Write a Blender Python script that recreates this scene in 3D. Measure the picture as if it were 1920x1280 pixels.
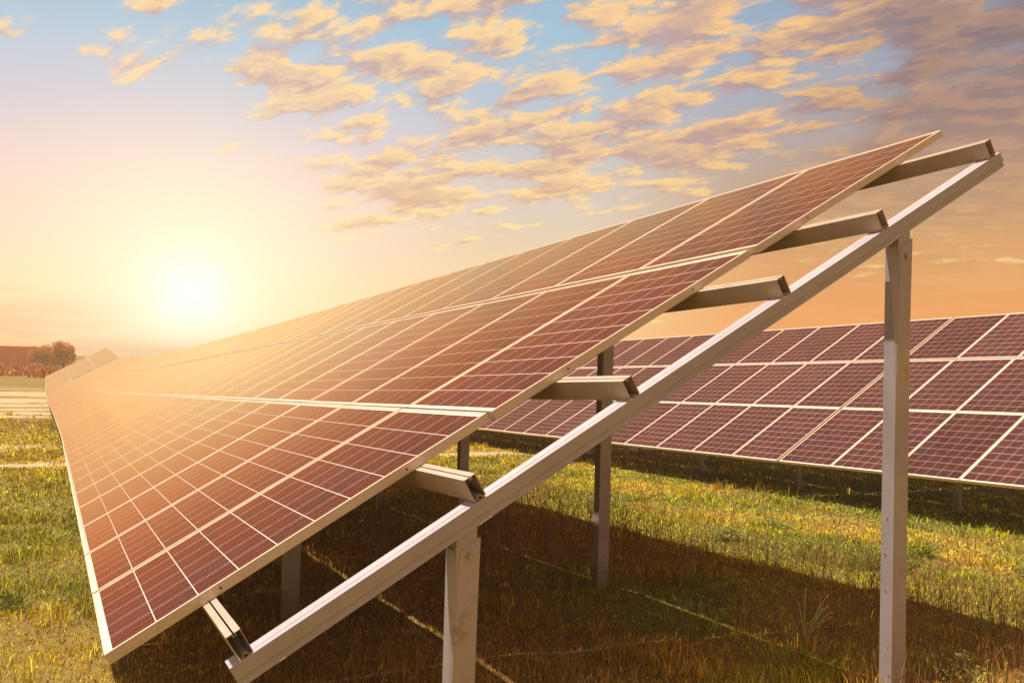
import bpy, bmesh, math, random
import numpy as np
from mathutils import Matrix, Vector

for o in list(bpy.data.objects): bpy.data.objects.remove(o)
scene = bpy.context.scene
COL = scene.collection
rnd = random.Random(7)
rng = np.random.default_rng(11)
R = math.radians

# ------------------------------------------------------------------ camera
CAM = Vector((3.28474545, -0.18840279, 1.01570791))
rt = Vector((0.46313478, 0.88588260, 0.02679907))
up = Vector((0.01187841, -0.03643901, 0.99926528))
bk = Vector((0.88620826, -0.46247618, -0.02739905))
cd = bpy.data.cameras.new('camera')
cam = bpy.data.objects.new('camera', cd)
COL.objects.link(cam)
cam.matrix_world = Matrix(((rt.x, up.x, bk.x, CAM.x), (rt.y, up.y, bk.y, CAM.y), (rt.z, up.z, bk.z, CAM.z), (0, 0, 0, 1)))
cd.sensor_width = 36; cd.lens = 30.85; cd.clip_start = 0.05; cd.clip_end = 5000
scene.camera = cam

# ------------------------------------------------------------------ exposure
vs = scene.view_settings
vs.view_transform = 'Standard'; vs.look = 'None'; vs.exposure = 0.35; vs.gamma = 1.0
scene.render.engine = 'CYCLES'
cy = scene.cycles
cy.max_bounces = 5; cy.diffuse_bounces = 2; cy.glossy_bounces = 3; cy.volume_bounces = 0

# ------------------------------------------------------------------ sun
SUN = Vector((-0.21, -0.26, 1.0)).normalized()
sl = bpy.data.lights.new('sun', 'SUN')
sl.energy = 5.0; sl.angle = R(0.5); sl.color = (1.0, 0.90, 0.76)
so = bpy.data.objects.new('sun', sl); COL.objects.link(so)
so.location = (0, 0, 40)
so.rotation_euler = SUN.to_track_quat('Z', 'Y').to_euler()


# ------------------------------------------------------------------ node helper
class NT:
    def __init__(s, tree): s.t = tree; s.n = tree.nodes; s.l = tree.links
    def new(s, typ, **kw):
        n = s.n.new(typ)
        for k, v in kw.items(): setattr(n, k, v)
        return n
    def put(s, sock, v):
        if isinstance(v, bpy.types.NodeSocket): s.l.new(v, sock)
        elif v is not None: sock.default_value = v
    def m(s, op, a, b=None, c=None, clamp=False):
        n = s.new('ShaderNodeMath', operation=op, use_clamp=clamp)
        for i, v in enumerate((a, b, c)): s.put(n.inputs[i], v)
        return n.outputs[0]
    def v(s, op, a, b=None, scale=None):
        n = s.new('ShaderNodeVectorMath', operation=op)
        s.put(n.inputs[0], a)
        if b is not None: s.put(n.inputs[1], b)
        if scale is not None: s.put(n.inputs[3], scale)
        return n.outputs['Value'] if op in ('DOT_PRODUCT', 'LENGTH') else n.outputs[0]
    def step(s, x, a, b, lo=0.0, hi=1.0, smooth=True):
        n = s.new('ShaderNodeMapRange', interpolation_type='SMOOTHSTEP' if smooth else 'LINEAR')
        s.put(n.inputs[0], x)
        for i, v in zip((1, 2, 3, 4), (a, b, lo, hi)): s.put(n.inputs[i], v)
        return n.outputs[0]
    def mix(s, f, a, b, op='MIX'):
        n = s.new('ShaderNodeMix', data_type='RGBA', blend_type=op)
        s.put(n.inputs[0], f)
        for i, v in ((6, a), (7, b)):
            if isinstance(v, tuple): v = v + (1,) if len(v) == 3 else v
            s.put(n.inputs[i], v)
        return n.outputs[2]
    def noise(s, vec, scale, detail=4, rough=0.5, dist=0.0, dim='3D', w=None):
        n = s.new('ShaderNodeTexNoise', noise_dimensions=dim)
        s.put(n.inputs['Vector'], vec)
        n.inputs['Scale'].default_value = scale; n.inputs['Detail'].default_value = detail
        n.inputs['Roughness'].default_value = rough; n.inputs['Distortion'].default_value = dist
        return n.outputs[0]
    def xyz(s, vec):
        n = s.new('ShaderNodeSeparateXYZ'); s.put(n.inputs[0], vec); return n.outputs
    def comb(s, x, y, z=0.0):
        n = s.new('ShaderNodeCombineXYZ')
        for i, v in enumerate((x, y, z)): s.put(n.inputs[i], v)
        return n.outputs[0]
    def ramp(s, f, stops, interp='LINEAR'):
        n = s.new('ShaderNodeValToRGB'); cr = n.color_ramp; cr.interpolation = interp
        while len(cr.elements) > 1: cr.elements.remove(cr.elements[-1])
        cr.elements[0].position = stops[0][0]; cr.elements[0].color = (*stops[0][1], 1)
        for p, c in stops[1:]:
            e = cr.elements.new(p); e.color = (*c, 1)
        s.put(n.inputs[0], f); return n.outputs[0]


# ------------------------------------------------------------------ world sky
world = bpy.data.worlds.new('World'); scene.world = world; world.use_nodes = True
world.node_tree.nodes.clear()
world.cycles.sampling_method = 'MANUAL'; world.cycles.sample_map_resolution = 512
W = NT(world.node_tree)
tc = W.new('ShaderNodeTexCoord')
D = W.v('NORMALIZE', tc.outputs['Generated'])
dx, dy, dz = W.xyz(D)
az = W.m('MULTIPLY', W.m('ARCTAN2', dy, W.m('MULTIPLY', dx, -1.0)), 57.29578)       # 0 along -X, positive towards +Y
el = W.m('MULTIPLY', W.m('ARCSINE', dz), 57.29578)
hz = 1 / 60.0
# clear air by elevation, over the glowing side of the sky
g_left = W.ramp(W.m('MULTIPLY', el, hz), [(0.0, (1.55, .80, .32)), (1.5*hz, (1.4, .80, .36)), (4*hz, (1.2, .80, .40)), (7*hz, (1.0, .74, .54)),
                 (10.5*hz, (.92, .68, .62)), (14*hz, (.68, .62, .70)), (18*hz, (.46, .60, .74)), (22*hz, (.30, .52, .70)), (32*hz, (.22, .38, .56)), (1.0, (.13, .22, .36))])
g_mid = W.ramp(W.m('MULTIPLY', el, hz), [(0.0, (1.2, .66, .26)), (3*hz, (1.0, .68, .32)), (7*hz, (.86, .66, .40)), (11*hz, (.70, .62, .55)),
                 (16*hz, (.50, .57, .65)), (21*hz, (.36, .54, .68)), (32*hz, (.22, .38, .56)), (1.0, (.13, .22, .36))])
g_right = W.ramp(W.m('MULTIPLY', el, hz), [(0.0, (.95, .36, .10)), (2*hz, (.95, .38, .12)), (6*hz, (.80, .38, .14)), (11*hz, (.55, .36, .22)),
                 (16*hz, (.42, .40, .44)), (21*hz, (.32, .42, .54)), (32*hz, (.20, .34, .50)), (1.0, (.13, .22, .36))])
base = W.mix(W.step(az, 12, 30), g_left, g_mid)
base = W.mix(W.step(az, 30, 46), base, g_right)
# unseen sky behind the camera, dimmed and reddened to brown the shaded steel
away = W.ramp(W.m('MULTIPLY', el, 1/90.0), [(0.0, (.20, .06, .045)), (.2, (.15, .065, .06)), (.5, (.09, .08, .10)), (1.0, (.09, .11, .16))])
aaz = W.m('ABSOLUTE', W.m('SUBTRACT', az, 27.0))
base = W.mix(W.step(aaz, 50, 110), base, away)
# physical sky for the upper dome
nish = W.new('ShaderNodeTexSky', sky_type='NISHITA')
nish.sun_disc = False; nish.sun_elevation = math.asin(SUN.z); nish.sun_rotation = math.atan2(SUN.x, SUN.y)
nis = W.v('SCALE', nish.outputs[0], scale=0.035)
base = W.mix(W.step(el, 32, 60), base, nis)
# low golden glow
S2 = Vector((-math.cos(R(3.7))*math.cos(R(7.4)), math.cos(R(3.7))*math.sin(R(7.4)), math.sin(R(3.7))))
ang = W.m('MULTIPLY', W.m('ARCCOSINE', W.v('DOT_PRODUCT', D, tuple(S2))), 57.29578)
gl1 = W.m('POWER', 2.71828, W.m('MULTIPLY', W.m('POWER', W.m('DIVIDE', ang, 8.6), 2.0), -1.0))
gl2 = W.m('POWER', 2.71828, W.m('MULTIPLY', W.m('POWER', W.m('DIVIDE', ang, 2.7), 2.0), -1.0))
gl3 = W.m('POWER', 2.71828, W.m('MULTIPLY', W.m('POWER', W.m('DIVIDE', ang, 17.0), 2.0), -1.0))
# --- clouds on a high sheet
den = W.m('ADD', W.m('MAXIMUM', dz, 0.0), 0.17)
px = W.m('DIVIDE', W.m('MULTIPLY', dx, -1.0), den); py = W.m('DIVIDE', dy, den)
ca, sa = math.cos(R(-26)), math.sin(R(-26))
ua = W.m('ADD', W.m('MULTIPLY', px, ca), W.m('MULTIPLY', py, sa))
va = W.m('SUBTRACT', W.m('MULTIPLY', py, ca), W.m('MULTIPLY', px, sa))
def cloudvec(dm=0.0, du=0.0):
    return W.comb(W.m('MULTIPLY', W.m('ADD', ua, du), 1.0), W.m('ADD', W.m('MULTIPLY', va, 1.7), dm), 3.7)
cv = cloudvec()
n_big = W.noise(cv, 1.1, 3, .5, 0.3)
def puffs(vec, det):
    vo = W.new('ShaderNodeTexVoronoi', feature='SMOOTH_F1'); W.put(vo.inputs['Vector'], W.v('ADD', vec, W.comb(W.m('MULTIPLY', W.noise(vec, 9, 3, .6), .16), W.m('MULTIPLY', W.noise(W.v('ADD', vec, (5., 2., 1.)), 9, 3, .6), .16))))
    vo.inputs['Scale'].default_value = 6.5; vo.inputs['Smoothness'].default_value = .45
    return W.m('ADD', W.m('MULTIPLY', W.noise(vec, 5.2, det, .62, .12), 1.0), W.m('MULTIPLY', W.m('SUBTRACT', .48, vo.outputs['Distance']), .34))
n_a = puffs(cv, 9)
cv2 = cloudvec(-0.030, -0.045)
n_b = puffs(cv2, 6)
cov = W.step(az, 7, 19)
cov = W.m('MULTIPLY', cov, W.step(W.m('SUBTRACT', el, W.m('MULTIPLY', W.m('MAXIMUM', W.m('SUBTRACT', 16.0, az), 0.0), 0.55)), 5.0, 10.0))
topl = W.m('MULTIPLY', W.step(el, 14.0, 17.5), W.step(az, 30, 12))                     # stray puffs high on the glowing side
cov = W.m('MAXIMUM', cov, W.m('MULTIPLY', topl, .98))
fine = W.m('MULTIPLY', W.m('SUBTRACT', W.noise(cv, 21, 5, .65, .6), .5), .22)
dens = W.m('ADD', W.m('ADD', n_a, fine), W.m('MULTIPLY', W.m('SUBTRACT', n_big, .5), 1.05))
thr = W.m('SUBTRACT', 0.76, W.m('MULTIPLY', cov, 0.36))
cm = W.step(W.m('SUBTRACT', dens, thr), -0.03, 0.14)
relief = W.m('ADD', W.m('MULTIPLY', W.m('SUBTRACT', n_a, n_b), 6.5), 0.55, clamp=True)
thick = W.step(W.m('SUBTRACT', dens, thr), 0.10, 0.36)
lit = W.mix(W.step(az, 20, 52), (1.05, .72, .32), (.98, .56, .22))
lit = W.mix(W.step(el, 5, 15), (1.05, .84, .40), lit)
shd = W.mix(W.step(el, 6, 16), (.80, .44, .20), (.56, .38, .36))
shd = W.mix(W.step(az, 30, 56), shd, W.mix(W.step(el, 6, 15), (.60, .30, .14), (.36, .25, .27)))
lm = W.m('MULTIPLY', relief, W.m('SUBTRACT', 1.0, W.m('MULTIPLY', thick, .72)))
ccol = W.mix(lm, shd, lit)
sky = W.mix(W.m('MULTIPLY', cm, .93), base, ccol)
# the heavy mauve bank high on the right
edge = W.m('ADD', W.m('MULTIPLY', W.m('SUBTRACT', n_a, .5), 22.0), W.m('MULTIPLY', W.m('SUBTRACT', n_big, .5), 14.0))
bank = W.step(W.m('ADD', W.m('SUBTRACT', az, W.m('MULTIPLY', W.m('SUBTRACT', 17.0, el), -0.7)), edge), 43.0, 56.0)
bank = W.m('MULTIPLY', bank, W.step(el, 4, 11))
bcol = W.ramp(W.m('MULTIPLY', el, hz), [(0.0, (.62, .30, .12)), (7*hz, (.62, .34, .15)), (11*hz, (.50, .31, .19)), (15*hz, (.34, .23, .21)), (20*hz, (.24, .18, .20)), (40*hz, (.2, .2, .26))])
bcol = W.mix(W.m('MULTIPLY', W.m('SUBTRACT', relief, .34), .28, clamp=True), bcol, (.92, .50, .22))
sky = W.mix(W.m('MULTIPLY', bank, W.step(aaz, 75, 45)), sky, bcol)
# low orange streaks over the horizon
lowv = W.comb(W.m('MULTIPLY', az, .09), W.m('MULTIPLY', el, .75), 1.0)
n_l = W.noise(lowv, 1.6, 5, .55, .6)
lowm = W.m('MULTIPLY', W.m('MULTIPLY', W.step(n_l, .42, .60), W.step(az, 7, 1)), W.step(el, 4.2, 2.0))
sky = W.mix(W.m('MULTIPLY', lowm, .9), sky, (1.25, .52, .20))
lowr = W.m('MULTIPLY', W.m('MULTIPLY', W.step(n_l, .46, .64), W.step(az, 34, 44)), W.step(el, 11, 5))
sky = W.mix(W.m('MULTIPLY', lowr, .45), sky, (.90, .44, .17))
sky = W.mix(W.m('MULTIPLY', gl3, .30), sky, (1.05, .78, .60))
sky = W.mix(W.m('MULTIPLY', gl1, .84), sky, (1.25, 1.08, .74))
sky = W.mix(gl2, sky, (1.35, 1.25, 1.05))
ground_side = W.mix(W.step(el, -1.5, 0.0), (.10, .06, .03), sky)
bg = W.new('ShaderNodeBackground'); W.put(bg.inputs[0], ground_side); bg.inputs[1].default_value = 0.80
ow = W.new('ShaderNodeOutputWorld'); W.l.new(bg.outputs[0], ow.inputs[0])


# ------------------------------------------------------------------ materials
def mat(name):
    m = bpy.data.materials.new(name); m.use_nodes = True; m.node_tree.nodes.clear()
    t = NT(m.node_tree); b = t.new('ShaderNodeBsdfPrincipled'); o = t.new('ShaderNodeOutputMaterial')
    t.l.new(b.outputs[0], o.inputs[0]); return m, t, b

def bump(t, b, h, strength=.2, dist=.01):
    n = t.new('ShaderNodeBump'); n.inputs['Strength'].default_value = strength; n.inputs['Distance'].default_value = dist
    t.put(n.inputs['Height'], h); t.l.new(n.outputs[0], b.inputs['Normal'])

def metal_mat(name, c1, c2, metallic=.45, rough=.42, stain=.35, sc=9.0, stain_col=(.20, .12, .08)):
    m, t, b = mat(name)
    tcn = t.new('ShaderNodeTexCoord'); g = t.new('ShaderNodeNewGeometry')
    p = g.outputs['Position']
    n1 = t.noise(p, sc, 6, .6); n2 = t.noise(p, sc*7, 4, .7)
    vor = t.new('ShaderNodeTexVoronoi'); t.put(vor.inputs['Vector'], p); vor.inputs['Scale'].default_value = 90
    sp = t.xyz(vor.outputs['Color'])[0]
    c = t.mix(t.step(n1, .35, .65), c1, c2)
    c = t.mix(t.m('MULTIPLY', sp, .10), c, tuple(min(1, x*1.25) for x in c2))
    st = t.m('MULTIPLY', t.step(n1, .60, .70), t.step(n2, .42, .6))
    c = t.mix(t.m('MULTIPLY', st, stain), c, stain_col)
    t.put(b.inputs['Base Color'], c)
    b.inputs['Metallic'].default_value = metallic
    t.put(b.inputs['Roughness'], t.m('ADD', rough-.06, t.m('MULTIPLY', n2, .14)))
    bump(t, b, n2, .10, .002)
    return m

M_alu = metal_mat('anodised_aluminium', (.78, .62, .47), (.84, .68, .53), .15, .38, .25, 5)
M_galv = metal_mat('galvanised_steel', (.45, .41, .44), (.51, .47, .50), .12, .42, .25, 4)
M_purlin = metal_mat('dusty_galvanised_steel', (.47, .36, .28), (.56, .45, .36), .15, .46, .65, 6)
M_post = metal_mat('grey_post_steel', (.45, .40, .42), (.53, .47, .49), .15, .46, .45, 3)
M_bolt = metal_mat('bolt_steel', (.45, .38, .34), (.55, .5, .45), .8, .35, .4, 30)

CW, CL = 1.0032, 1.646            # module width and length
MU, MV = 0.0185, 0.028
def glass_mat():
    m, t, b = mat('solar_cell_glass')
    tcn = t.new('ShaderNodeTexCoord'); oi = t.new('ShaderNodeObjectInfo')
    x, y, z = t.xyz(tcn.outputs['Object'])
    cu = t.m('DIVIDE', t.m('SUBTRACT', t.m('ADD', x, CW), MU), (CW-2*MU)/6)
    cvv = t.m('DIVIDE', t.m('SUBTRACT', y, MV), (CL-2*MV)/10)
    fu = t.m('FRACT', cu); fv = t.m('FRACT', cvv)
    def near_edge(f, w):
        d = t.m('MINIMUM', f, t.m('SUBTRACT', 1.0, f)); return t.m('LESS_THAN', d, w)
    cell = .16
    gap = t.m('MAXIMUM', near_edge(fu, .0011/cell), near_edge(fv, .0018/cell))
    out = t.m('MAXIMUM', t.m('MAXIMUM', t.m('LESS_THAN', cu, 0.0), t.m('GREATER_THAN', cu, 6.0)),
              t.m('MAXIMUM', t.m('LESS_THAN', cvv, 0.0), t.m('GREATER_THAN', cvv, 10.0)))
    white = t.m('MAXIMUM', gap, out)
    bb = t.m('FRACT', t.m('ADD', t.m('MULTIPLY', fu, 3.0), 0.0))
    bus = t.m('LESS_THAN', t.m('ABSOLUTE', t.m('SUBTRACT', bb, .5)), .0006/cell*3)
    fing = t.m('SINE', t.m('MULTIPLY', x, 6.2832/.0105))
    wn = t.new('ShaderNodeTexWhiteNoise', noise_dimensions='3D')
    t.put(wn.inputs['Vector'], t.comb(t.m('FLOOR', cu), t.m('FLOOR', cvv), t.m('MULTIPLY', oi.outputs['Random'], 91.0)))
    r = wn.outputs['Value']
    c = t.mix(r, (.034, .009, .019), (.062, .013, .015))
    wn2 = t.xyz(wn.outputs['Color'])[1]
    c = t.mix(t.m('MULTIPLY', t.step(wn2, .72, .95), .65), c, (.035, .012, .032))
    vor = t.new('ShaderNodeTexVoronoi'); t.put(vor.inputs['Vector'], tcn.outputs['Object']); vor.inputs['Scale'].default_value = 120
    c = t.mix(t.m('MULTIPLY', t.xyz(vor.outputs['Color'])[0], .30), c, (.11, .03, .025))
    c = t.mix(t.m('MULTIPLY', t.m('ADD', fing, 1.0), .05), c, (.22, .06, .035))
    c = t.mix(t.m('MULTIPLY', bus, .55), c, (.60, .50, .46))
    c = t.mix(white, c, (.80, .74, .68))
    c = t.mix(1.0, c, t.comb(*[t.m('ADD', .84, t.m('MULTIPLY', oi.outputs['Random'], .32))]*3), 'MULTIPLY')
    dn = t.noise(tcn.outputs['Object'], 2.3, 6, .6)
    dn2 = t.noise(tcn.outputs['Object'], 60, 3, .6)
    dust = t.m('MULTIPLY', t.step(dn, .35, .75), .03)
    dust = t.m('ADD', dust, t.m('MULTIPLY', t.step(dn2, .66, .74), .22))
    c = t.mix(dust, c, (.50, .34, .22))
    df = t.new('ShaderNodeBsdfDiffuse'); t.put(df.inputs[0], c)
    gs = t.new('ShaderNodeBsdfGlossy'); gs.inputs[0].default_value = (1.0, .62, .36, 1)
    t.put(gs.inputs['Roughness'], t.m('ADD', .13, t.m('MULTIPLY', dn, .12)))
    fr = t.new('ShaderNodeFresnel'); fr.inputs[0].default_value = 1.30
    t.put(gs.inputs[0], t.mix(t.step(fr.outputs[0], .25, .6), (1.0, .40, .13), (1.0, .74, .42)))  # gloss tint stands in for the orange flare, paler at grazing angles
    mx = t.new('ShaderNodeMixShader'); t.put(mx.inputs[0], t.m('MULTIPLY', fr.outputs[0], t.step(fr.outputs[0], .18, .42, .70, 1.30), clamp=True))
    t.l.new(df.outputs[0], mx.inputs[1]); t.l.new(gs.outputs[0], mx.inputs[2])
    out = [q for q in t.n if q.type == 'OUTPUT_MATERIAL'][0]; t.l.new(mx.outputs[0], out.inputs[0])
    t.n.remove(b)
    return m
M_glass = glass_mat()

def simple_mat(name, col, rough=.8, var=.3, sc=20, spec=.3, attr=None, trans=0.0):
    m, t, b = mat(name)
    if attr:
        a = t.new('ShaderNodeVertexColor', layer_name=attr); c = a.outputs[0]
    else:
        g = t.new('ShaderNodeNewGeometry')
        n = t.noise(g.outputs['Position'], sc, 5, .6)
        c = t.mix(n, tuple(x*(1-var) for x in col), tuple(min(1, x*(1+var)) for x in col))
    t.put(b.inputs['Base Color'], c)
    b.inputs['Roughness'].default_value = rough
    b.inputs['Specular IOR Level'].default_value = spec
    if trans:
        tr = t.new('ShaderNodeBsdfTranslucent'); t.put(tr.inputs[0], c)
        mx = t.new('ShaderNodeMixShader'); mx.inputs[0].default_value = trans
        out = [n for n in t.n if n.type == 'OUTPUT_MATERIAL'][0]
        t.l.new(b.outputs[0], mx.inputs[1]); t.l.new(tr.outputs[0], mx.inputs[2]); t.l.new(mx.outputs[0], out.inputs[0])
    return m

M_blade = simple_mat('grass_blades', None, .75, attr='col', spec=.2)
M_leaf = simple_mat('weed_leaves', None, .7, attr='col', trans=.25, spec=.25)


# ------------------------------------------------------------------ object helpers
def link(name, me, material=None, parent=None, mw=None):
    o = bpy.data.objects.new(name, me); COL.objects.link(o)
    if material is not None and me is not None and not me.materials: me.materials.append(material)
    if parent: o.parent = parent
    if mw is not None: o.matrix_local = mw
    return o

def mesh(name, verts, faces):
    me = bpy.data.meshes.new(name); me.from_pydata([tuple(v) for v in verts], [], faces); me.update(); return me

def finish(bm, name, bev=0.0, seg=1):
    bmesh.ops.recalc_face_normals(bm, faces=bm.faces)
    if bev:
        es = [e for e in bm.edges if e.calc_face_angle(0) > .6]
        bmesh.ops.bevel(bm, geom=es, offset=bev, segments=seg, affect='EDGES', profile=.6)
    me = bpy.data.meshes.new(name); bm.to_mesh(me); bm.free(); return me

def bm_box(bm, lo, hi):
    vs_ = [bm.verts.new((x, y, z)) for x in (lo[0], hi[0]) for y in (lo[1], hi[1]) for z in (lo[2], hi[2])]
    for f in ((0, 1, 3, 2), (4, 6, 7, 5), (0, 4, 5, 1), (2, 3, 7, 6), (0, 2, 6, 4), (1, 5, 7, 3)):
        bm.faces.new([vs_[i] for i in f])

def bm_prism(bm, prof, a, b, place):
    """closed profile swept from a to b; place(s, p, q) -> xyz; ends capped"""
    r0 = [bm.verts.new(place(a, p, q)) for p, q in prof]; r1 = [bm.verts.new(place(b, p, q)) for p, q in prof]
    n = len(prof)
    for i in range(n):
        j = (i+1) % n; bm.faces.new((r0[i], r0[j], r1[j], r1[i]))
    bm.faces.new(r0[::-1]); bm.faces.new(r1)

def bm_cyl(bm, p0, p1, r0, r1=None, n=10):
    p0, p1 = Vector(p0), Vector(p1); r1 = r0 if r1 is None else r1
    d = (p1-p0).normalized(); a = d.orthogonal().normalized(); b = d.cross(a)
    A = [bm.verts.new(p0+(a*math.cos(2*math.pi*i/n)+b*math.sin(2*math.pi*i/n))*r0) for i in range(n)]
    B = [bm.verts.new(p1+(a*math.cos(2*math.pi*i/n)+b*math.sin(2*math.pi*i/n))*r1) for i in range(n)]
    for i in range(n):
        j = (i+1) % n; bm.faces.new((A[i], A[j], B[j], B[i]))
    bm.faces.new(A[::-1]); bm.faces.new(B)

def props(o, label=None, cat=None, group=None, kind=None):
    if label: o['label'] = label
    if cat: o['category'] = cat
    if group: o['group'] = group
    if kind: o['kind'] = kind
    return o


# ------------------------------------------------------------------ ground shape
HX = np.array([-420., -200, -150, -117, -95, -76, -60, -47, -33, -25, 0, 60, 420])
HH = np.array([15.9, 7.95, 6.0, 4.2, 3.0, 1.90, .52, .12, .0, 0, 0, 0, -8.0])
def row_h(X): return np.interp(X, HX, HH)
def smooth(a, b, x):
    t = np.clip((x-a)/(b-a), 0, 1); return t*t*(3-2*t)
def vnoise(x, y, s, seed=0):
    x = np.asarray(x, float)/s; y = np.asarray(y, float)/s
    xi = np.floor(x); yi = np.floor(y); fx = x-xi; fy = y-yi
    fx = fx*fx*(3-2*fx); fy = fy*fy*(3-2*fy)
    def h(a, b):
        v = np.sin(a*127.1+b*311.7+seed*74.7)*43758.5453; return v-np.floor(v)
    return (h(xi, yi)*(1-fx)+h(xi+1, yi)*fx)*(1-fy)+(h(xi, yi+1)*(1-fx)+h(xi+1, yi+1)*fx)*fy
def fbm(x, y, s, seed=0, oct=4):
    t = 0; a = .5; tot = 0
    for i in range(oct):
        t = t+a*vnoise(x, y, s, seed+i*3); tot += a; a *= .55; s *= .5
    return t/tot
def ground_z(X, Y, detail=True):
    X = np.asarray(X, float); Y = np.asarray(Y, float)
    # soften the joints of the long profile
    h = (row_h(X-4)+row_h(X)*2+row_h(X+4))/4
    z1 = -.485+.0363*X+h
    z2 = -.78+.0195*X+h*.55
    z = z1+(z2-z1)*smooth(4.2, 10, Y)*smooth(-40, -22, X)
    if detail: z = z+(fbm(X, Y, 1.3, 5)-.5)*.07+(fbm(X, Y, .35, 9, 2)-.5)*.03
    return z
def track_mask(X, Y):
    """bare pale soil: the trodden strip and the tyre-marked yard far down the row"""
    wob = (fbm(X, Y, 3.0, 21)-.5)*1.6; w2 = (fbm(X, Y, .6, 31)-.5)*.7
    a = smooth(.65, .30, np.abs(X+15.2+wob*.5+w2*.5+.02*Y))
    b = smooth(1.0, .5, np.abs(X+20.4+wob+w2))*smooth(1.2, -1.0, Y)*.8
    b2 = smooth(.30, .15, np.abs(X+23.6+w2*.4))*smooth(-.5, -1.2, Y)
    edge = smooth(-41.0+wob*1.5, -43.5+wob*1.5, X)*smooth(-72, -68.0, X+wob)
    ruts = np.zeros_like(X)
    for x0, k, w in ((-44.5, .10, .45), (-49.5, -.02, .7), (-53.5, .03, .8), (-58.5, -.25, .7), (-63, .22, 1.0), (-69, -.12, 1.0)):
        ruts = np.maximum(ruts, smooth(w+.35, w*.5, np.abs(X-x0-k*Y+w2*1.5)))
    c = edge*(1-ruts*.95)
    return np.clip(np.maximum(np.maximum(a, b), np.maximum(b2, c)), 0, 1)
def turf_col(X, Y):
    """turf colour patches: green, yellow green, straw, rust; shade and flare tints painted over"""
    n1 = fbm(X, Y, 1.6, 40); n2 = fbm(X+7, Y-3, 2.6, 50); n3 = fbm(X, Y, .5, 60)
    g = np.stack([.120+0*n1, .135+0*n1, .022+0*n1], -1); yg = np.array([.20, .185, .026]); st = np.array([.33, .215, .065]); ru = np.array([.24, .14, .035])
    f = smooth(.40, .62, n1)[..., None]; c = g*(1-f)+yg*f
    f = (smooth(.54, .72, n2)*.6)[..., None]; c = c*(1-f)+st*f
    f = (smooth(.55, .68, n3)*smooth(.45, .6, n2)*.55)[..., None]; c = c*(1-f)+ru*f
    # dead thatch tone, also painting reddish shade into the strip under the near row
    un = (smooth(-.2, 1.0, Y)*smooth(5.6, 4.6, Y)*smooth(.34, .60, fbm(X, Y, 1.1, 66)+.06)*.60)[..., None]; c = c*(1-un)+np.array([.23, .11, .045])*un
    far = smooth(-3, -20, X)[..., None]; c = c*(1-far*.6)+np.array([.29, .20, .045])*far*.6
    lf = (smooth(1.0, -1.0, Y)*.35)[..., None]; c = c*(1-lf)+np.array([.24, .17, .04])*lf  # orange-olive flare tone painted into the turf on the left
    return c
def put_cols(me, name, cols):
    a = me.color_attributes.new(name, 'FLOAT_COLOR', 'POINT')
    c = np.ones((len(me.vertices), 4), np.float32); c[:, :3] = cols
    a.data.foreach_set('color', c.ravel())

def axis(points):
    out = []
    for a, b, s in points: out += list(np.arange(a, b, s))
    return np.array(sorted(set(np.round(out, 4))))
gx = axis([(-420, -130, 20), (-130, -80, 2.5), (-80, -30, 1.0), (-30, -12, .4), (-12, 6, .14), (6, 30, 2), (30, 421, 30)])
gy = axis([(-420, -60, 30), (-60, -16, 3), (-16, -4, .6), (-4, 11, .14), (11, 20, .6), (20, 60, 4), (60, 421, 30)])
GX, GY = np.meshgrid(gx, gy, indexing='ij')
GZ = ground_z(GX, GY)
nv = GX.size; nx_, ny_ = GX.shape
idx = np.arange(nv).reshape(nx_, ny_)
quads = np.stack([idx[:-1, :-1], idx[1:, :-1], idx[1:, 1:], idx[:-1, 1:]], -1).reshape(-1, 4)
def np_mesh(name, V, F):
    me = bpy.data.meshes.new(name)
    me.vertices.add(len(V)); me.vertices.foreach_set('co', np.asarray(V, np.float32).ravel())
    k = F.shape[1]
    me.loops.add(F.size); me.loops.foreach_set('vertex_index', F.astype(np.int32).ravel())
    me.polygons.add(len(F)); me.polygons.foreach_set('loop_start', np.arange(0, F.size, k, dtype=np.int32))
    me.polygons.foreach_set('loop_total', np.full(len(F), k, np.int32))
    me.update(calc_edges=True); return me
gm = np_mesh('ground', np.stack([GX.ravel(), GY.ravel(), GZ.ravel()], -1), quads)
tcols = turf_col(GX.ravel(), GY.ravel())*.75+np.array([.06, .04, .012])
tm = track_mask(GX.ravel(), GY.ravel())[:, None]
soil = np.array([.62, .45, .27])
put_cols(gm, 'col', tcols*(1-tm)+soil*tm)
def ground_mat():
    m, t, b = mat('turf_and_soil')
    a = t.new('ShaderNodeVertexColor', layer_name='col'); g = t.new('ShaderNodeNewGeometry'); p = g.outputs['Position']
    n1 = t.noise(p, 14, 6, .7); n2 = t.noise(p, 3.1, 5, .6); n3 = t.noise(p, 60, 3, .7)
    c = t.mix(t.m('MULTIPLY', t.step(n1, .42, .66), .55), a.outputs[0], (.16, .085, .045))
    c = t.mix(t.m('MULTIPLY', t.step(n3, .50, .70), .35), c, (.38, .26, .11))
    c = t.mix(t.m('MULTIPLY', t.step(n2, .56, .70), .30), c, (.20, .11, .05))
    t.put(b.inputs['Base Color'], c); b.inputs['Roughness'].default_value = .95; b.inputs['Specular IOR Level'].default_value = .1
    bump(t, b, t.m('ADD', n1, t.m('MULTIPLY', n3, .4)), .7, .03)
    return m
go = link('ground', gm, ground_mat()); props(go, kind='structure')
for p in gm.polygons: p.use_smooth = True


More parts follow.
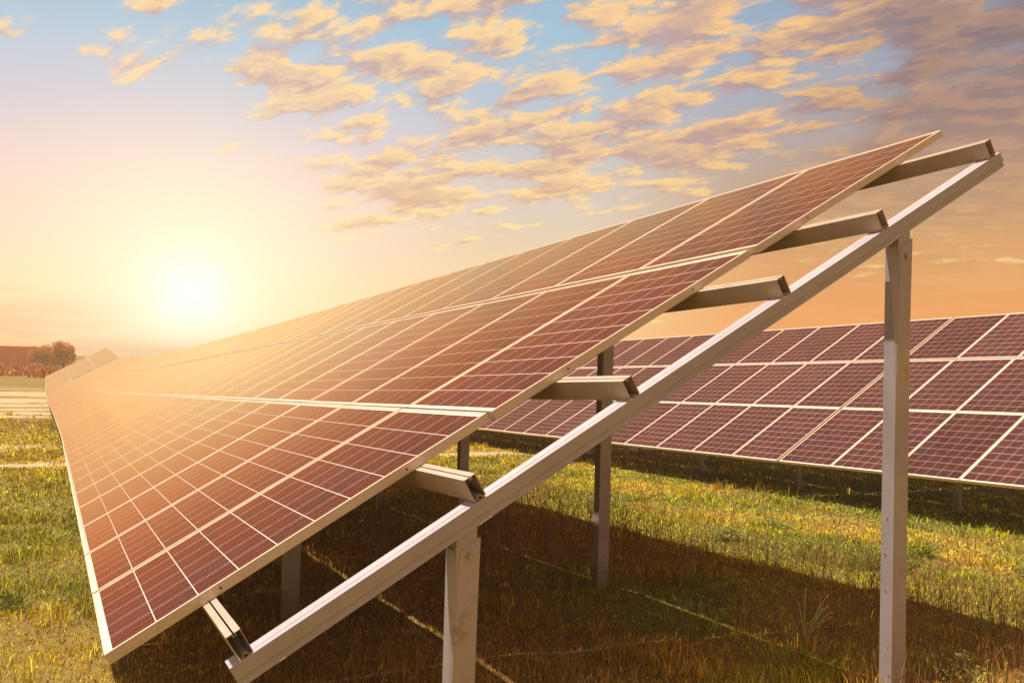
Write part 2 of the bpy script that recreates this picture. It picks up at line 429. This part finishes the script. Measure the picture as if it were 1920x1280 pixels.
# ------------------------------------------------------------------ solar tables
def ring_mesh():
    """aluminium module frame: top lip, outer wall, bottom flange; top face at z=0"""
    bm = bmesh.new(); t = .0115; d = .040; w = CW; l = CL
    prof = [(0, 0), (t, 0), (t, -.0022), (.0022, -.0022), (.0022, -d+.0022), (.026, -d+.0022), (.026, -d), (0, -d)]
    # sweep round the rectangle with mitred corners
    rings = []
    for cx, cy, sx, sy in ((-w, 0, 1, 1), (0, 0, -1, 1), (0, l, -1, -1), (-w, l, 1, -1)):
        rings.append([bm.verts.new((cx+sx*a, cy+sy*a, z)) for a, z in prof])
    for k in range(4):
        A, B = rings[k], rings[(k+1) % 4]
        for i in range(len(prof)):
            j = (i+1) % len(prof); bm.faces.new((A[i], B[i], B[j], A[j]))
    # drainage / earthing holes seen as dark spots on the two long walls
    return finish(bm, 'frame', .0006)
def slab_mesh():
    bm = bmesh.new(); bm_box(bm, (-CW+.0028, .0028, -.0082), (-.0028, CL-.0028, -.0026)); return finish(bm, 'cell_glass')
FRAME = ring_mesh(); FRAME.materials.append(M_alu)
GLASS = slab_mesh(); GLASS.materials.append(M_glass)
bmh = bmesh.new(); bm_cyl(bmh, (0.0002, 0, 0), (.0010, 0, 0), .0045, n=12)
HOLE = finish(bmh, 'bolt_hole'); HOLE.materials.append(simple_mat('dark_hole', (.02, .015, .012), .9))

def purlin_prof():
    w, h, t, s, lip = .025, .088, .0028, .0030, .013
    return [(-s, -lip), (-s, 0), (-w, 0), (-w, -h), (-.006, -h), (-.006, -h+.010), (.006, -h+.010), (.006, -h), (w, -h), (w, 0), (s, 0), (s, -lip),
            (s+t, -lip), (s+t, -t), (w-t, -t), (w-t, -h+t), (.006+t, -h+t), (.006+t, -h+.010+t), (-.006-t, -h+.010+t), (-.006-t, -h+t), (-w+t, -h+t), (-w+t, -t), (-s-t, -t), (-s-t, -lip)]
RAFT = [(0, 0), (0, -.046), (-.0055, -.053), (-.0060, -.060), (-.0010, -.0735), (-.004, -.0755), (-.085, -.0755), (-.085, 0), (-.062, 0), (-.060, -.0022), (-.057, 0), (-.034, 0), (-.034, -.0045), (-.0295, -.0045), (-.0295, 0)]

def make_panel():
    """frame object (part) with its glass (sub-part)"""
    f = bpy.data.objects.new('solar_panel', FRAME); g = bpy.data.objects.new('cell_glass', GLASS)
    return f, g

ROWS = [(0.0, 0.0, 0.0, 0.0), (1.684, -.030, -.016, -.0044), (3.357, .008, -.017, -.0069)]
PURL = [(.365, -.0415), (1.283, -.0415), (2.040, -.0590), (2.955, -.0625), (3.665, -.0600), (4.575, -.0660)]
def raft_n(v): return -.1300-.0061*(v-.39)

LETTER_MAT = None
def solar_table(name, base, a, cols, pitch, label, group, first_off=.47, frames=(), rowshift=0.0, foot_extra=0.3, detail=False, last_off=.0):
    """base = lower +u corner in the world, a = unit vector along the row (+u)"""
    a = Vector(a).normalized(); vw = Vector((-.01798, .86825, .49580))
    v = (vw-a*vw.dot(a)).normalized(); n = a.cross(v)
    Mw = Matrix(((a.x, v.x, n.x, base[0]), (a.y, v.y, n.y, base[1]), (a.z, v.z, n.z, base[2]), (0, 0, 0, 1)))
    Mi = Mw.inverted()
    root = bpy.data.objects.new(name, None); COL.objects.link(root); root.matrix_world = Mw
    root.empty_display_size = .3
    props(root, label, 'solar array', group)
    for r, (v0, du, dn, ti) in enumerate(ROWS):
        for k in range(cols):
            jit = rnd.uniform(-.0012, .0012)
            ml = Matrix.Translation((-k*pitch+du, v0+rowshift*r, dn+jit)) @ Matrix.Rotation(ti, 4, 'X') @ Matrix.Rotation(rnd.uniform(-.0025, .0025), 4, 'Y')
            f, g = make_panel(); COL.objects.link(f); COL.objects.link(g)
            f.parent = root; f.matrix_local = ml; g.parent = f
            if detail and k == 0:
                for vv in (.42, 1.23) if r != 2 else (.40,):
                    h = bpy.data.objects.new('bolt_hole', HOLE); COL.objects.link(h); h.parent = f; h.matrix_local = Matrix.Translation((0, vv, -.021))
    length = cols*pitch
    # purlins run under every row
    for pv, pn in PURL:
        bm = bmesh.new()
        bm_prism(bm, purlin_prof(), -length+.012-last_off, first_off-.002+(.0155*(pv-.39) if detail else 0), lambda s, p, q, pv=pv, pn=pn: (s, pv+p, pn+q))
        link('purlin', finish(bm, 'purlin'), M_purlin, root)
    # rafter frames on two posts each
    for u in frames:
        bm = bmesh.new()
        bm_prism(bm, RAFT, .305, 4.635, lambda s, p, q, u=u: (u+p+(.0155*(s-.39) if detail and u > .4 else 0), s, raft_n(s)+q))
        rf = link('rafter', finish(bm, 'rafter', .0008), M_galv, root)
        for pv, which in ((1.180, 'front'), (3.775, 'rear')):
            uc = u-.043+(.0155*(pv-.39) if detail and u > .4 else 0)
            T = Mw @ Vector((uc, pv, raft_n(pv)-.076))
            gz = float(ground_z(T.x, T.y, False))
            px_, py_ = .036, .048
            bm = bmesh.new()
            # C post whose sunny flange is cut back towards the head
            def ring(z, cut, sl=0.0, grow=0.0):
                return [(T.x-px_, T.y-py_, z), (T.x+px_-cut, T.y-py_, z+sl*(-py_)), (T.x+px_+.001, T.y-py_+cut*.6, z+sl*(-py_)), (T.x+px_, T.y+py_+grow, z+sl*py_), (T.x-px_, T.y+py_+grow, z+sl*py_)]
            top = T.z-.004
            prof = [ring(gz-.35, .002), ring(top-.85, .002), ring(top-.45, .016), ring(top-.10, .040, 0, .006), ring(top-.035, .045, .5, .008)]
            rr = [[bm.verts.new(q) for q in g_] for g_ in prof]
            for A, B in zip(rr[:-1], rr[1:]):
                for i in range(5):
                    j = (i+1) % 5; bm.faces.new((A[i], A[j], B[j], B[i]))
            bm.faces.new(rr[0][::-1]); bm.faces.new(rr[-1])
            me = finish(bm, 'post', .0022); me.transform(Mi)
            po = link('post', me, M_post, root)
            if u > -6 or not detail:
                # head plate behind the post, reaching up into the rafter, and its bolt
                bm = bmesh.new(); bm_box(bm, (T.x-px_+.010, T.y-py_+.012, top-.22), (T.x+px_-.006, T.y+py_-.004, T.z+.020))
                me = finish(bm, 'head_plate', .002); me.transform(Mi); link('head_plate', me, M_post, po)
            if detail and u > -3:
                bx, bz = T.x+px_+.001, top-.075 if which == 'front' else top-.10
                by = T.y+.012
                bm = bmesh.new(); bm_cyl(bm, (bx-.002, by, bz), (bx+.0035, by, bz), .0165, n=20); bm_cyl(bm, (bx+.0035, by, bz), (bx+.013, by, bz), .0105, n=6)
                me = finish(bm, 'hex_bolt'); me.transform(Mi); link('hex_bolt', me, M_bolt, po)
                if u > 0:
                    bm = bmesh.new()
                    for q, (zz, yy) in enumerate(((-1.52, .01), (-1.69, -.012), (-1.35, .0))):
                        if T.z+zz > gz+.1: bm_cyl(bm, (T.x+.005*q-.01, T.y-py_+.002, T.z+zz), (T.x+.005*q-.01, T.y-py_-.0035, T.z+zz), .0035, n=8)
                    if len(bm.verts):
                        me = finish(bm, 'rivet'); me.transform(Mi); link('rivet', me, M_bolt, po)
                    else: bm.free()
                if u > 0 and which == 'rear':
                    # faded paper sticker with an orange 1
                    x0 = T.x+px_; cyy = T.y+.012; z0 = T.z-.70
                    bm = bmesh.new(); bm_box(bm, (x0+.0002, cyy-.006, z0), (x0+.0012, cyy+.030, z0+.155))
                    me = finish(bm, 'sticker'); me.transform(Mi)
                    st = link('sticker', me, simple_mat('faded_paper', (.62, .50, .42), .85, .12, 60), po)
                    props(st, 'faded paper sticker with an orange 1')
                    bm = bmesh.new()
                    pts = [(.004, 0), (.020, 0), (.020, .006), (.0155, .006), (.0155, .062), (.0110, .062), (.0045, .052), (.0045, .045), (.0095, .050), (.0095, .006), (.004, .006)]
                    bm_prism(bm, pts, x0+.0013, x0+.0019, lambda s, p, q: (s, cyy+p, z0+.008+q))
                    me = finish(bm, 'number_one'); me.transform(Mi)
                    link('number_one', me, simple_mat('orange_print', (.70, .16, .05), .7, .1, 60), st)
        if detail and u > .3:
            # pale tabs painting the light seen through slots in the rafter's lower lip
            for vv in (.452, 1.262, 3.640):
                bm = bmesh.new()
                c = Vector((u+.0155*(vv-.39)+.0004, vv, raft_n(vv)-.0715))
                bm_box(bm, (c.x-.002, c.y-(.012 if vv < 1 else .030), c.z-.0022), (c.x+.0030, c.y+(.012 if vv < 1 else .030), c.z+.0022))
                link('slot_light_tab', finish(bm, 'slot_light_tab', .001), simple_mat('slot_light', (.85, .82, .78), .4, .05), rf)
    return root

# near row: five tables that follow the ground
PITCH = 1.0172; N = 15
def row_pt(u):
    X = u
    return Vector((X, float(np.interp(-u, [0, 15, 30, 45, 60, 76], [0, .0, -.10, -.28, -.55, -.68])), .0363*X+float(row_h(X))))
seg = [row_pt(-i*(N*PITCH+.01)) for i in range(6)]
near_labels = ['tilted solar array in the foreground, its bare rail ends and end posts facing the viewer',
               'second solar array of the near row, joined behind the foreground array',
               'third solar array of the near row, where the glow starts to wash out its panels',
               'fourth solar array of the near row, beginning to climb the slope, its grid lines merged',
               'last solar array of the near row, pale and turned up on the far rise']
fr_all = [.4650-2.45*j for j in range(40)]
for i in range(5):
    A, B = seg[i], seg[i+1]; d = (A-B)
    u0 = -i*(N*PITCH+.01); u1 = u0-(N*PITCH+.01)
    fr = [u-u0 for u in fr_all if u1 < u <= u0+(.6 if i == 0 else 0)]
    solar_table('solar_array', A, d, N, PITCH, near_labels[i], 'solar arrays of the near row', first_off=(.463 if i == 0 else .0), frames=fr, detail=(i == 0))
# far row
fu = Vector((.9993, -.0, .0362)); 
b0 = Vector((-6.98176, 9.88185, -.35389)); dirf = Vector((1.0150*.9993, .0165, .0286)).normalized()
P2 = 1.0153
far_labels = ['solar array of the right hand row, right of its wide seam',
              'solar array of the right hand row, left of its wide seam behind the tall post',
              'farthest solar array of the right hand row, mostly hidden by the foreground array']
bA = b0+dirf*(8*P2+.035)
solar_table('solar_array', bA, dirf, 8, P2, far_labels[0], 'solar arrays of the right hand row', frames=[-.9-2.45*j for j in range(3)], first_off=.4)
solar_table('solar_array', b0, dirf, N, P2, far_labels[1], 'solar arrays of the right hand row', frames=[-.55-2.45*j for j in range(6)], first_off=-.01)
solar_table('solar_array', b0-dirf*(N*P2+.02), dirf, N, P2, far_labels[2], 'solar arrays of the right hand row', frames=[-.55-2.45*j for j in range(6)], first_off=0.0)


# ------------------------------------------------------------------ grass
def blades(name, X, Y, H, Wd, cols, lean=.35, seedhead=None):
    n = len(X); Z = ground_z(X, Y)-.004
    th = rng.uniform(0, 2*np.pi, n); la = rng.uniform(0, 2*np.pi, n); ln = rng.uniform(.05, 1, n)*lean
    wx, wy = np.cos(th)*Wd*.5, np.sin(th)*Wd*.5
    lx, ly = np.cos(la)*ln*H, np.sin(la)*ln*H
    V = np.empty((n, 5, 3))
    V[:, 0] = np.stack([X-wx, Y-wy, Z], -1); V[:, 1] = np.stack([X+wx, Y+wy, Z], -1)
    V[:, 2] = np.stack([X+lx*.35+wx*.8, Y+ly*.35+wy*.8, Z+H*.6], -1); V[:, 3] = np.stack([X+lx*.35-wx*.8, Y+ly*.35-wy*.8, Z+H*.6], -1)
    V[:, 4] = np.stack([X+lx, Y+ly, Z+H*(1-.25*ln)], -1)
    b = np.arange(n)[:, None]*5
    F = np.concatenate([b+np.array([[0, 1, 2]]), b+np.array([[0, 2, 3]]), b+np.array([[3, 2, 4]])], 0)
    me = np_mesh(name, V.reshape(-1, 3), F)
    put_cols(me, 'col', np.repeat(cols, 5, axis=0))
    return me

def scatter(n, rmin, rmax, azmin, azmax, power):
    """points round the camera's standing place, thinning out with distance"""
    uu = rng.uniform(0, 1, n); k = 2-power
    r = (rmin**k+uu*(rmax**k-rmin**k))**(1/k)
    a = np.radians(rng.uniform(azmin, azmax, n))
    return CAM.x-r*np.cos(a), CAM.y+r*np.sin(a), r
X, Y, r = scatter(90000, 1.6, 50, -18, 72, 1.35)
keep = (rng.uniform(0, 1, len(X)) > track_mask(X, Y)*.96) & (fbm(X, Y, .9, 77)+rng.uniform(-.3, .3, len(X)) > .20)
X, Y, r = X[keep], Y[keep], r[keep]
clump = fbm(X, Y, .45, 81, 3)
TH = (.018+.055*smooth(.38, .72, clump))*rng.lognormal(0, .35, len(X))*(1+np.clip(r-8, 0, 30)*.012)
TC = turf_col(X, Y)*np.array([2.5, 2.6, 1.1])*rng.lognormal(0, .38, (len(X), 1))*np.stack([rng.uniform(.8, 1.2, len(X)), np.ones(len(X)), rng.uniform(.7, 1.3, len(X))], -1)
dryt = (rng.uniform(0, 1, len(X)) < .055)[:, None]
TC = np.where(dryt, np.array([.62, .46, .20])*rng.uniform(.6, 1.2, (len(X), 1)), TC)
NB = 8
rad = (TH*.75)[:, None]; aa = rng.uniform(0, 6.283, (len(X), NB)); rr = rad*np.sqrt(rng.uniform(0, 1, (len(X), NB)))
BX = (X[:, None]+np.cos(aa)*rr).ravel(); BY = (Y[:, None]+np.sin(aa)*rr).ravel(); BR = np.repeat(r, NB)
BH = np.repeat(TH, NB)*rng.uniform(.5, 1.3, len(BX))
BW = np.maximum(.0030, BR*.00070)*rng.uniform(.7, 1.5, len(BX))
BC = np.repeat(TC, NB, axis=0)*rng.uniform(.75, 1.3, (len(BX), 1))
X, Y, H, Wd, C0 = BX, BY, BH, BW, BC
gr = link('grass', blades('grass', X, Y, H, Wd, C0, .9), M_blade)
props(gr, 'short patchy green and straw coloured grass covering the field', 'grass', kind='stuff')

# the low mat of leaves between the tufts
X, Y, r = scatter(420000, 1.5, 34, -18, 72, 1.30)
keep = rng.uniform(0, 1, len(X)) > track_mask(X, Y)*.97
X, Y, r = X[keep], Y[keep], r[keep]; n_ = len(X)
Z = ground_z(X, Y)-.002
s_ = np.maximum(.006, r*.0011)*rng.uniform(.6, 1.5, n_); a_ = rng.uniform(0, 6.283, n_); h_ = rng.uniform(.006, .026, n_)*(1+r*.02)
V = np.empty((n_, 3, 3))
V[:, 0] = np.stack([X-np.cos(a_)*s_*.5, Y-np.sin(a_)*s_*.5, Z], -1); V[:, 1] = np.stack([X+np.cos(a_)*s_*.5, Y+np.sin(a_)*s_*.5, Z+h_*.3], -1)
b_ = a_+rng.uniform(.8, 2.3, n_); V[:, 2] = np.stack([X+np.cos(b_)*s_*1.3, Y+np.sin(b_)*s_*1.3, Z+h_], -1)
mc = np_mesh('ground_cover', V.reshape(-1, 3), np.arange(n_*3).reshape(-1, 3))
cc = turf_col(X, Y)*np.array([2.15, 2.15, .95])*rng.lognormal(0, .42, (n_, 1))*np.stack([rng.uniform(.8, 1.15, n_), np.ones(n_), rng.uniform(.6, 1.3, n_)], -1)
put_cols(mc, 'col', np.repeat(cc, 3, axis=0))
props(link('ground_cover', mc, M_blade), 'low mat of green and olive leaves between the grass tufts', 'ground cover', kind='stuff')

# taller dry barley-like stalks with seed heads, thickest beneath the near row
X, Y, r = scatter(90000, 2.2, 26, 4, 72, 1.2)
den_ = smooth(.0, 1.2, Y)*smooth(6.8, 5.2, Y)*smooth(.36, .60, fbm(X, Y, 1.4, 91))+.30*smooth(4.6, 5.0, Y)*smooth(6.4, 5.6, Y)+.05
k = rng.uniform(0, 1, len(X)) < den_
X, Y, r = X[k], Y[k], r[k]
H = rng.uniform(.10, .24, len(X))
C1 = np.array([.36, .19, .08])*rng.uniform(.5, 1.6, (len(X), 1))
me1 = blades('dry_stalks', X, Y, H, np.maximum(.0022, r*.0005), C1, .45)
d1 = link('dry_grass', me1, M_blade)
props(d1, 'tall dry brown grass stalks standing in the shade under the near row', 'dry grass', kind='stuff')
nh = len(X); V0 = np.empty(nh*15); me1.vertices.foreach_get('co', V0); tips = V0.reshape(nh, 5, 3)[:, 4]
hs = rng.uniform(.018, .034, nh); hw = np.maximum(.0045, r*.0009); th = rng.uniform(0, np.pi, nh)
q = np.empty((nh, 4, 3)); wx, wy = np.cos(th)*hw*.5, np.sin(th)*hw*.5
q[:, 0] = tips-np.stack([0*hs, 0*hs, hs*.5], -1); q[:, 2] = tips+np.stack([wx*2, wy*2, hs*.6], -1)
q[:, 1] = tips+np.stack([wx, wy, 0*hs], -1); q[:, 3] = tips-np.stack([wx, wy, 0*hs], -1)
mh = np_mesh('seed_heads', q.reshape(-1, 3), np.arange(nh*4).reshape(-1, 4))
put_cols(mh, 'col', np.repeat(np.array([.36, .22, .09])*rng.uniform(.6, 1.5, (nh, 1)), 4, axis=0))
sh = link('seed_heads', mh, M_blade, d1)
sh['kind'] = 'stuff'


# ------------------------------------------------------------------ single weeds
def leafy(name, x, y, rad, hgt, nstem, nleaf, lsize, col, label, group=None, cat='weed', spread=1.0, grassy=False):
    z = float(ground_z(x, y)); root = bpy.data.objects.new(name, None); COL.objects.link(root); root.location = (x, y, z)
    props(root, label, cat, group)
    sv, sf, lv, lf, lc = [], [], [], [], []
    for s_ in range(nstem):
        a = rnd.uniform(0, 2*math.pi); rr_ = rad*math.sqrt(rnd.random()); tip = Vector((math.cos(a)*rr_*spread, math.sin(a)*rr_*spread, hgt*rnd.uniform(.55, 1.05)*(1-.35*(rr_/rad)**2)))
        b0_ = Vector((math.cos(a)*rr_*.35, math.sin(a)*rr_*.35, -.02)); mid = (b0_+tip)*.5+Vector((rnd.uniform(-.1, .1)*rad, rnd.uniform(-.1, .1)*rad, .08*hgt))
        pts = [b0_, mid, tip]; w = .0016+hgt*.004
        i0 = len(sv)
        for j, p_ in enumerate(pts):
            ww = w*(1-.35*j)
            for q_ in range(3): sv.append(p_+Vector((math.cos(q_*2.094)*ww, math.sin(q_*2.094)*ww, 0)))
        for j in range(2):
            for q_ in range(3):
                k_ = (q_+1) % 3; sf.append((i0+j*3+q_, i0+j*3+k_, i0+j*3+3+k_, i0+j*3+3+q_))
        for l_ in range(nleaf):
            t_ = rnd.uniform(.15, 1.0); p_ = (b0_.lerp(mid, t_*2) if t_ < .5 else mid.lerp(tip, t_*2-1))
            d_ = Vector((rnd.uniform(-1, 1), rnd.uniform(-1, 1), rnd.uniform(-.1, .9) if not grassy else rnd.uniform(.6, 1.6))).normalized()
            sd = d_.cross(Vector((rnd.uniform(-1, 1), rnd.uniform(-1, 1), rnd.uniform(-1, 1)))).normalized()
            L = lsize*rnd.uniform(.6, 1.4); wl = L*(.16 if grassy else .32)
            i1 = len(lv); lv += [p_, p_+d_*L*.5+sd*wl, p_+d_*L+Vector((0, 0, -L*.2)), p_+d_*L*.5-sd*wl]; lf.append((i1, i1+1, i1+2, i1+3))
            f_ = rnd.uniform(.6, 1.5); cc = (col[0]*f_*rnd.uniform(.85, 1.2), col[1]*f_, col[2]*f_); lc += [cc]*4
    link('stem', mesh('stem', sv, sf), simple_mat('weed_stem', (.16, .15, .05), .8), root)
    ml = mesh('foliage', lv, lf); put_cols(ml, 'col', np.array(lc)); link('foliage', ml, M_leaf, root)
    return root
G1 = (.10, .13, .025); G2 = (.19, .21, .03); G3 = (.14, .17, .05)
weeds = [  # x, y, radius, height, stems, leaves, leaf size, colour, label
    (-1.79, 6.05, .36, .15, 130, 22, .022, (.26, .29, .06), 'wide olive green weed clump in the sunlit grass, right of the tall end post'),
    (-2.40, 7.15, .32, .16, 110, 22, .020, (.34, .35, .04), 'bright yellow green weed clump just in front of the shadow of the right hand row'),
    (-1.05, 7.05, .26, .20, 90, 20, .022, (.30, .34, .06), 'leafy weed cut by the right edge of the view, beside a rusty patch'),
    (-3.40, 5.75, .24, .15, 70, 20, .020, (.42, .44, .14), 'pale green weed with small leaves in the sun, left of the tall end post'),
    (-6.60, 6.30, .28, .14, 70, 18, .022, (.42, .42, .13), 'pale weed patch at the edge of the near row shadow, left of centre post'),
    (-4.30, 7.25, .28, .11, 80, 20, .020, (.38, .40, .08), 'low round weed in the middle of the sunlit strip between the rows'),
    (-3.10, -.42, .20, .11, 60, 16, .030, (.26, .28, .05), 'lush grass tuft beside the lower panel edge on the left'),
    (-1.62, -.52, .16, .09, 50, 18, .020, (.24, .26, .10), 'bluish green leafy tuft near the bottom left corner'),
    (-.55, 4.05, .15, .12, 16, 10, .018, (.34, .34, .12), 'small sprawling weed with pale leaves in shade, left of the budding weed'),
    (.42, 3.85, .18, .15, 26, 14, .020, (.34, .36, .10), 'sunlit leafy weed at the foot of the tall end post'),
    (.05, 4.55, .17, .14, 22, 12, .020, (.34, .34, .10), 'weed with upright twigs near the bottom right corner'),
]
for i, (x, y, ra, h, ns, nl, ls, c, lab) in enumerate(weeds):
    leafy('weed_clump', x, y, ra, h, ns, nl, ls, c, lab, 'weeds in the grass', grassy=(i in (0, 6)))

def bud_weed(x, y, label):
    z = float(ground_z(x, y)); root = bpy.data.objects.new('budding_weed', None); COL.objects.link(root); root.location = (x, y, z)
    props(root, label, 'weed', None)
    bms = bmesh.new(); tips = []
    # fan of arching stems leaning towards +Y / -X, as seen from the camera
    side = rt.copy(); side.z = 0; side.normalize()
    specs = [(-.01, .02, .285), (.085, .05, .25), (-.035, .01, .20), (.10, .03, .195), (.075, .02, .18), (.125, .02, .165), (.14, -.01, .14), (.03, -.02, .10), (.02, .0, .07)]
    for sx, sy, hh in specs:
        tip = side*sx+Vector((0, sy, hh)); mid = side*(sx*.28)+Vector((0, sy*.4, hh*.58)); pts = [Vector((rnd.uniform(-.01, .01), rnd.uniform(-.01, .01), -.02)), mid, tip]
        for j in range(2):
            for s_ in range(4):
                def bz(t_): return pts[0].lerp(pts[1], t_).lerp(pts[1].lerp(pts[2], t_), t_)
                t0, t1 = (j*4+s_)/8, (j*4+s_+1)/8; bm_cyl(bms, bz(t0), bz(t1), .0034, .0028, 5)
        tips.append((tip, (tip-mid).normalized()))
    link('stem', finish(bms, 'stem'), simple_mat('pale_stem', (.66, .58, .30), .7, .2, 40), root)
    for i, (p, d) in enumerate(tips):
        bm = bmesh.new(); bm_cyl(bm, p-d*.002, p+d*.014, .0050, .0085, 8); bm_cyl(bm, p+d*.014, p+d*.021, .0082, .0055, 8)
        link('bud', finish(bm, 'bud'), simple_mat('yellow_bud', [(.80, .40, .05), (.62, .55, .14), (.85, .30, .06)][i % 3], .6, .15, 90), root)
    lv, lf, lc = [], [], []
    for i in range(70):
        a = rnd.uniform(0, 6.28); p = Vector((math.cos(a), math.sin(a), 0))*rnd.uniform(0, .10)+Vector((0, 0, rnd.uniform(0, .035)))
        d = Vector((math.cos(a), math.sin(a), rnd.uniform(.1, .6))).normalized(); s_ = d.cross(Vector((0, 0, 1))).normalized(); L = rnd.uniform(.02, .05)
        i1 = len(lv); lv += [p, p+d*L*.5+s_*L*.22, p+d*L, p+d*L*.5-s_*L*.22]; lf.append((i1, i1+1, i1+2, i1+3)); f_ = rnd.uniform(.7, 1.4); lc += [(.42*f_, .46*f_, .14*f_)]*4
    ml = mesh('foliage', lv, lf); put_cols(ml, 'col', np.array(lc)); link('foliage', ml, M_leaf, root)
bud_weed(-.36, 3.62, 'thin weed with arching stems tipped by yellow and orange buds, in the shade')

# bleached stick standing in the grass at the shadow's edge
sx_, sy_ = -2.75, 8.35; sz_ = float(ground_z(sx_, sy_))
bm = bmesh.new(); bm_cyl(bm, (sx_, sy_, sz_-.02), (sx_-.02, sy_-.03, sz_+.07), .007, .006, 7); bm_cyl(bm, (sx_-.02, sy_-.03, sz_+.07), (sx_-.05, sy_-.05, sz_+.15), .006, .003, 7)
props(link('dry_stick', finish(bm, 'dry_stick'), simple_mat('bleached_wood', (.62, .50, .34), .8)), 'short bleached stick poking out of the grass at the edge of the right hand shadow', 'stick')


# ------------------------------------------------------------------ far end of the field
def wall():
    root = bpy.data.objects.new('boundary_wall', None); COL.objects.link(root)
    x = -118.0; y0, y1 = -58.0, 1.6; zt = 1.75; root.location = (x, y0, float(ground_z(x, y0)))
    props(root, 'long panelled boundary wall with red haze in its colour, low on the horizon at the far left', 'wall')
    mw = simple_mat('haze_red_concrete', (.72, .25, .09), .9, .25, 1.2)  # red haze glow is put into the wall colour
    n = 15; st = (y1-y0)/n
    for i in range(n):
        zb = float(ground_z(x, y0+i*st))-.4
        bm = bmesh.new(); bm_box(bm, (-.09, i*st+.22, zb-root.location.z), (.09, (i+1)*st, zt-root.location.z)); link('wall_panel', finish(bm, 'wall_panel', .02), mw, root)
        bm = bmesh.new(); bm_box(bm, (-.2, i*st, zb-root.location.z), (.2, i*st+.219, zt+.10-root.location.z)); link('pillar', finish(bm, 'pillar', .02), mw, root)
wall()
def tree(x, y, h, rad, label):
    z = float(ground_z(x, y)); root = bpy.data.objects.new('tree', None); COL.objects.link(root); root.location = (x, y, z)
    props(root, label, 'tree', 'trees by the far wall')
    bm = bmesh.new(); bm_cyl(bm, (0, 0, -.2), (.05, .05, h*.55), .14, .07, 8); bm_cyl(bm, (.05, .05, h*.55), (0, .1, h*.9), .07, .02, 6)
    for i in range(9):
        a = rnd.uniform(0, 6.28); zz = h*rnd.uniform(.25, .7); bm_cyl(bm, (.03, .03, zz), (math.cos(a)*rad*.7, math.sin(a)*rad*.7, zz+h*.2), .05, .012, 5)
    link('trunk', finish(bm, 'trunk'), simple_mat('bark', (.10, .065, .04), .9), root)
    lv, lf, lc = [], [], []
    lobes = [(rnd.uniform(-.6, .6)*rad, rnd.uniform(-.6, .6)*rad, h*rnd.uniform(.35, .95), rad*rnd.uniform(.3, .55)) for _ in range(12)]
    for i in range(2600):
        lx, ly, lz, lr = rnd.choice(lobes); d = Vector((rnd.gauss(0, 1), rnd.gauss(0, 1), rnd.gauss(0, 1))).normalized()*lr*rnd.uniform(.5, 1.0)
        p = Vector((lx, ly, lz))+d; a = Vector((rnd.uniform(-1, 1), rnd.uniform(-1, 1), rnd.uniform(-1, 1))).normalized(); b = a.orthogonal().normalized(); s_ = rnd.uniform(.07, .14)
        i1 = len(lv); lv += [p-a*s_, p+b*s_*.6, p+a*s_, p-b*s_*.6]; lf.append((i1, i1+1, i1+2, i1+3)); f_ = rnd.uniform(.5, 1.4); lc += [(.62*f_, .24*f_, .06*f_)]*4  # leaf colour carries the red of the distant haze
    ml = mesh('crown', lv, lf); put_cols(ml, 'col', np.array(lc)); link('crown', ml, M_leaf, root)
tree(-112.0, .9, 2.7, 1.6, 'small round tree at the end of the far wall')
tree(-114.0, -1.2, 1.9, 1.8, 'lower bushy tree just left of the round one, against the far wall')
# rank brush between the yard and the wall: one uncountable mass
nb = 26000
X = rng.uniform(-111, -84, nb); Y = rng.uniform(-26, 16, nb); k = fbm(X, Y, 4, 3) > .46; X, Y = X[k], Y[k]
mb = blades('brush', X, Y, rng.uniform(.25, .85, len(X)), rng.uniform(.10, .24, len(X)), np.array([.48, .17, .05])*rng.uniform(.45, 1.9, (len(X), 1)), .9)  # distant red haze painted into the brush colour
props(link('brush', mb, M_blade), 'tangled brush with haze red in its colour, in front of the far wall', 'brush', kind='stuff')

# ------------------------------------------------------------------ warm haze over the whole site
bm = bmesh.new(); bm_box(bm, (-425, -425, -12.0), (425, 425, 4.3))
hm = bpy.data.materials.new('warm_haze'); hm.use_nodes = True; hm.node_tree.nodes.clear(); T_ = NT(hm.node_tree)
pv = T_.new('ShaderNodeVolumePrincipled'); pv.inputs['Color'].default_value = (1.0, .76, .46, 1); pv.inputs['Density'].default_value = .0026; pv.inputs['Anisotropy'].default_value = .15
ov = T_.new('ShaderNodeOutputMaterial'); T_.l.new(pv.outputs[0], ov.inputs['Volume'])
HZ = link('haze', finish(bm, 'haze'), hm); props(HZ, kind='stuff'); HZ['label'] = 'warm golden haze over the field'; HZ['category'] = 'haze'
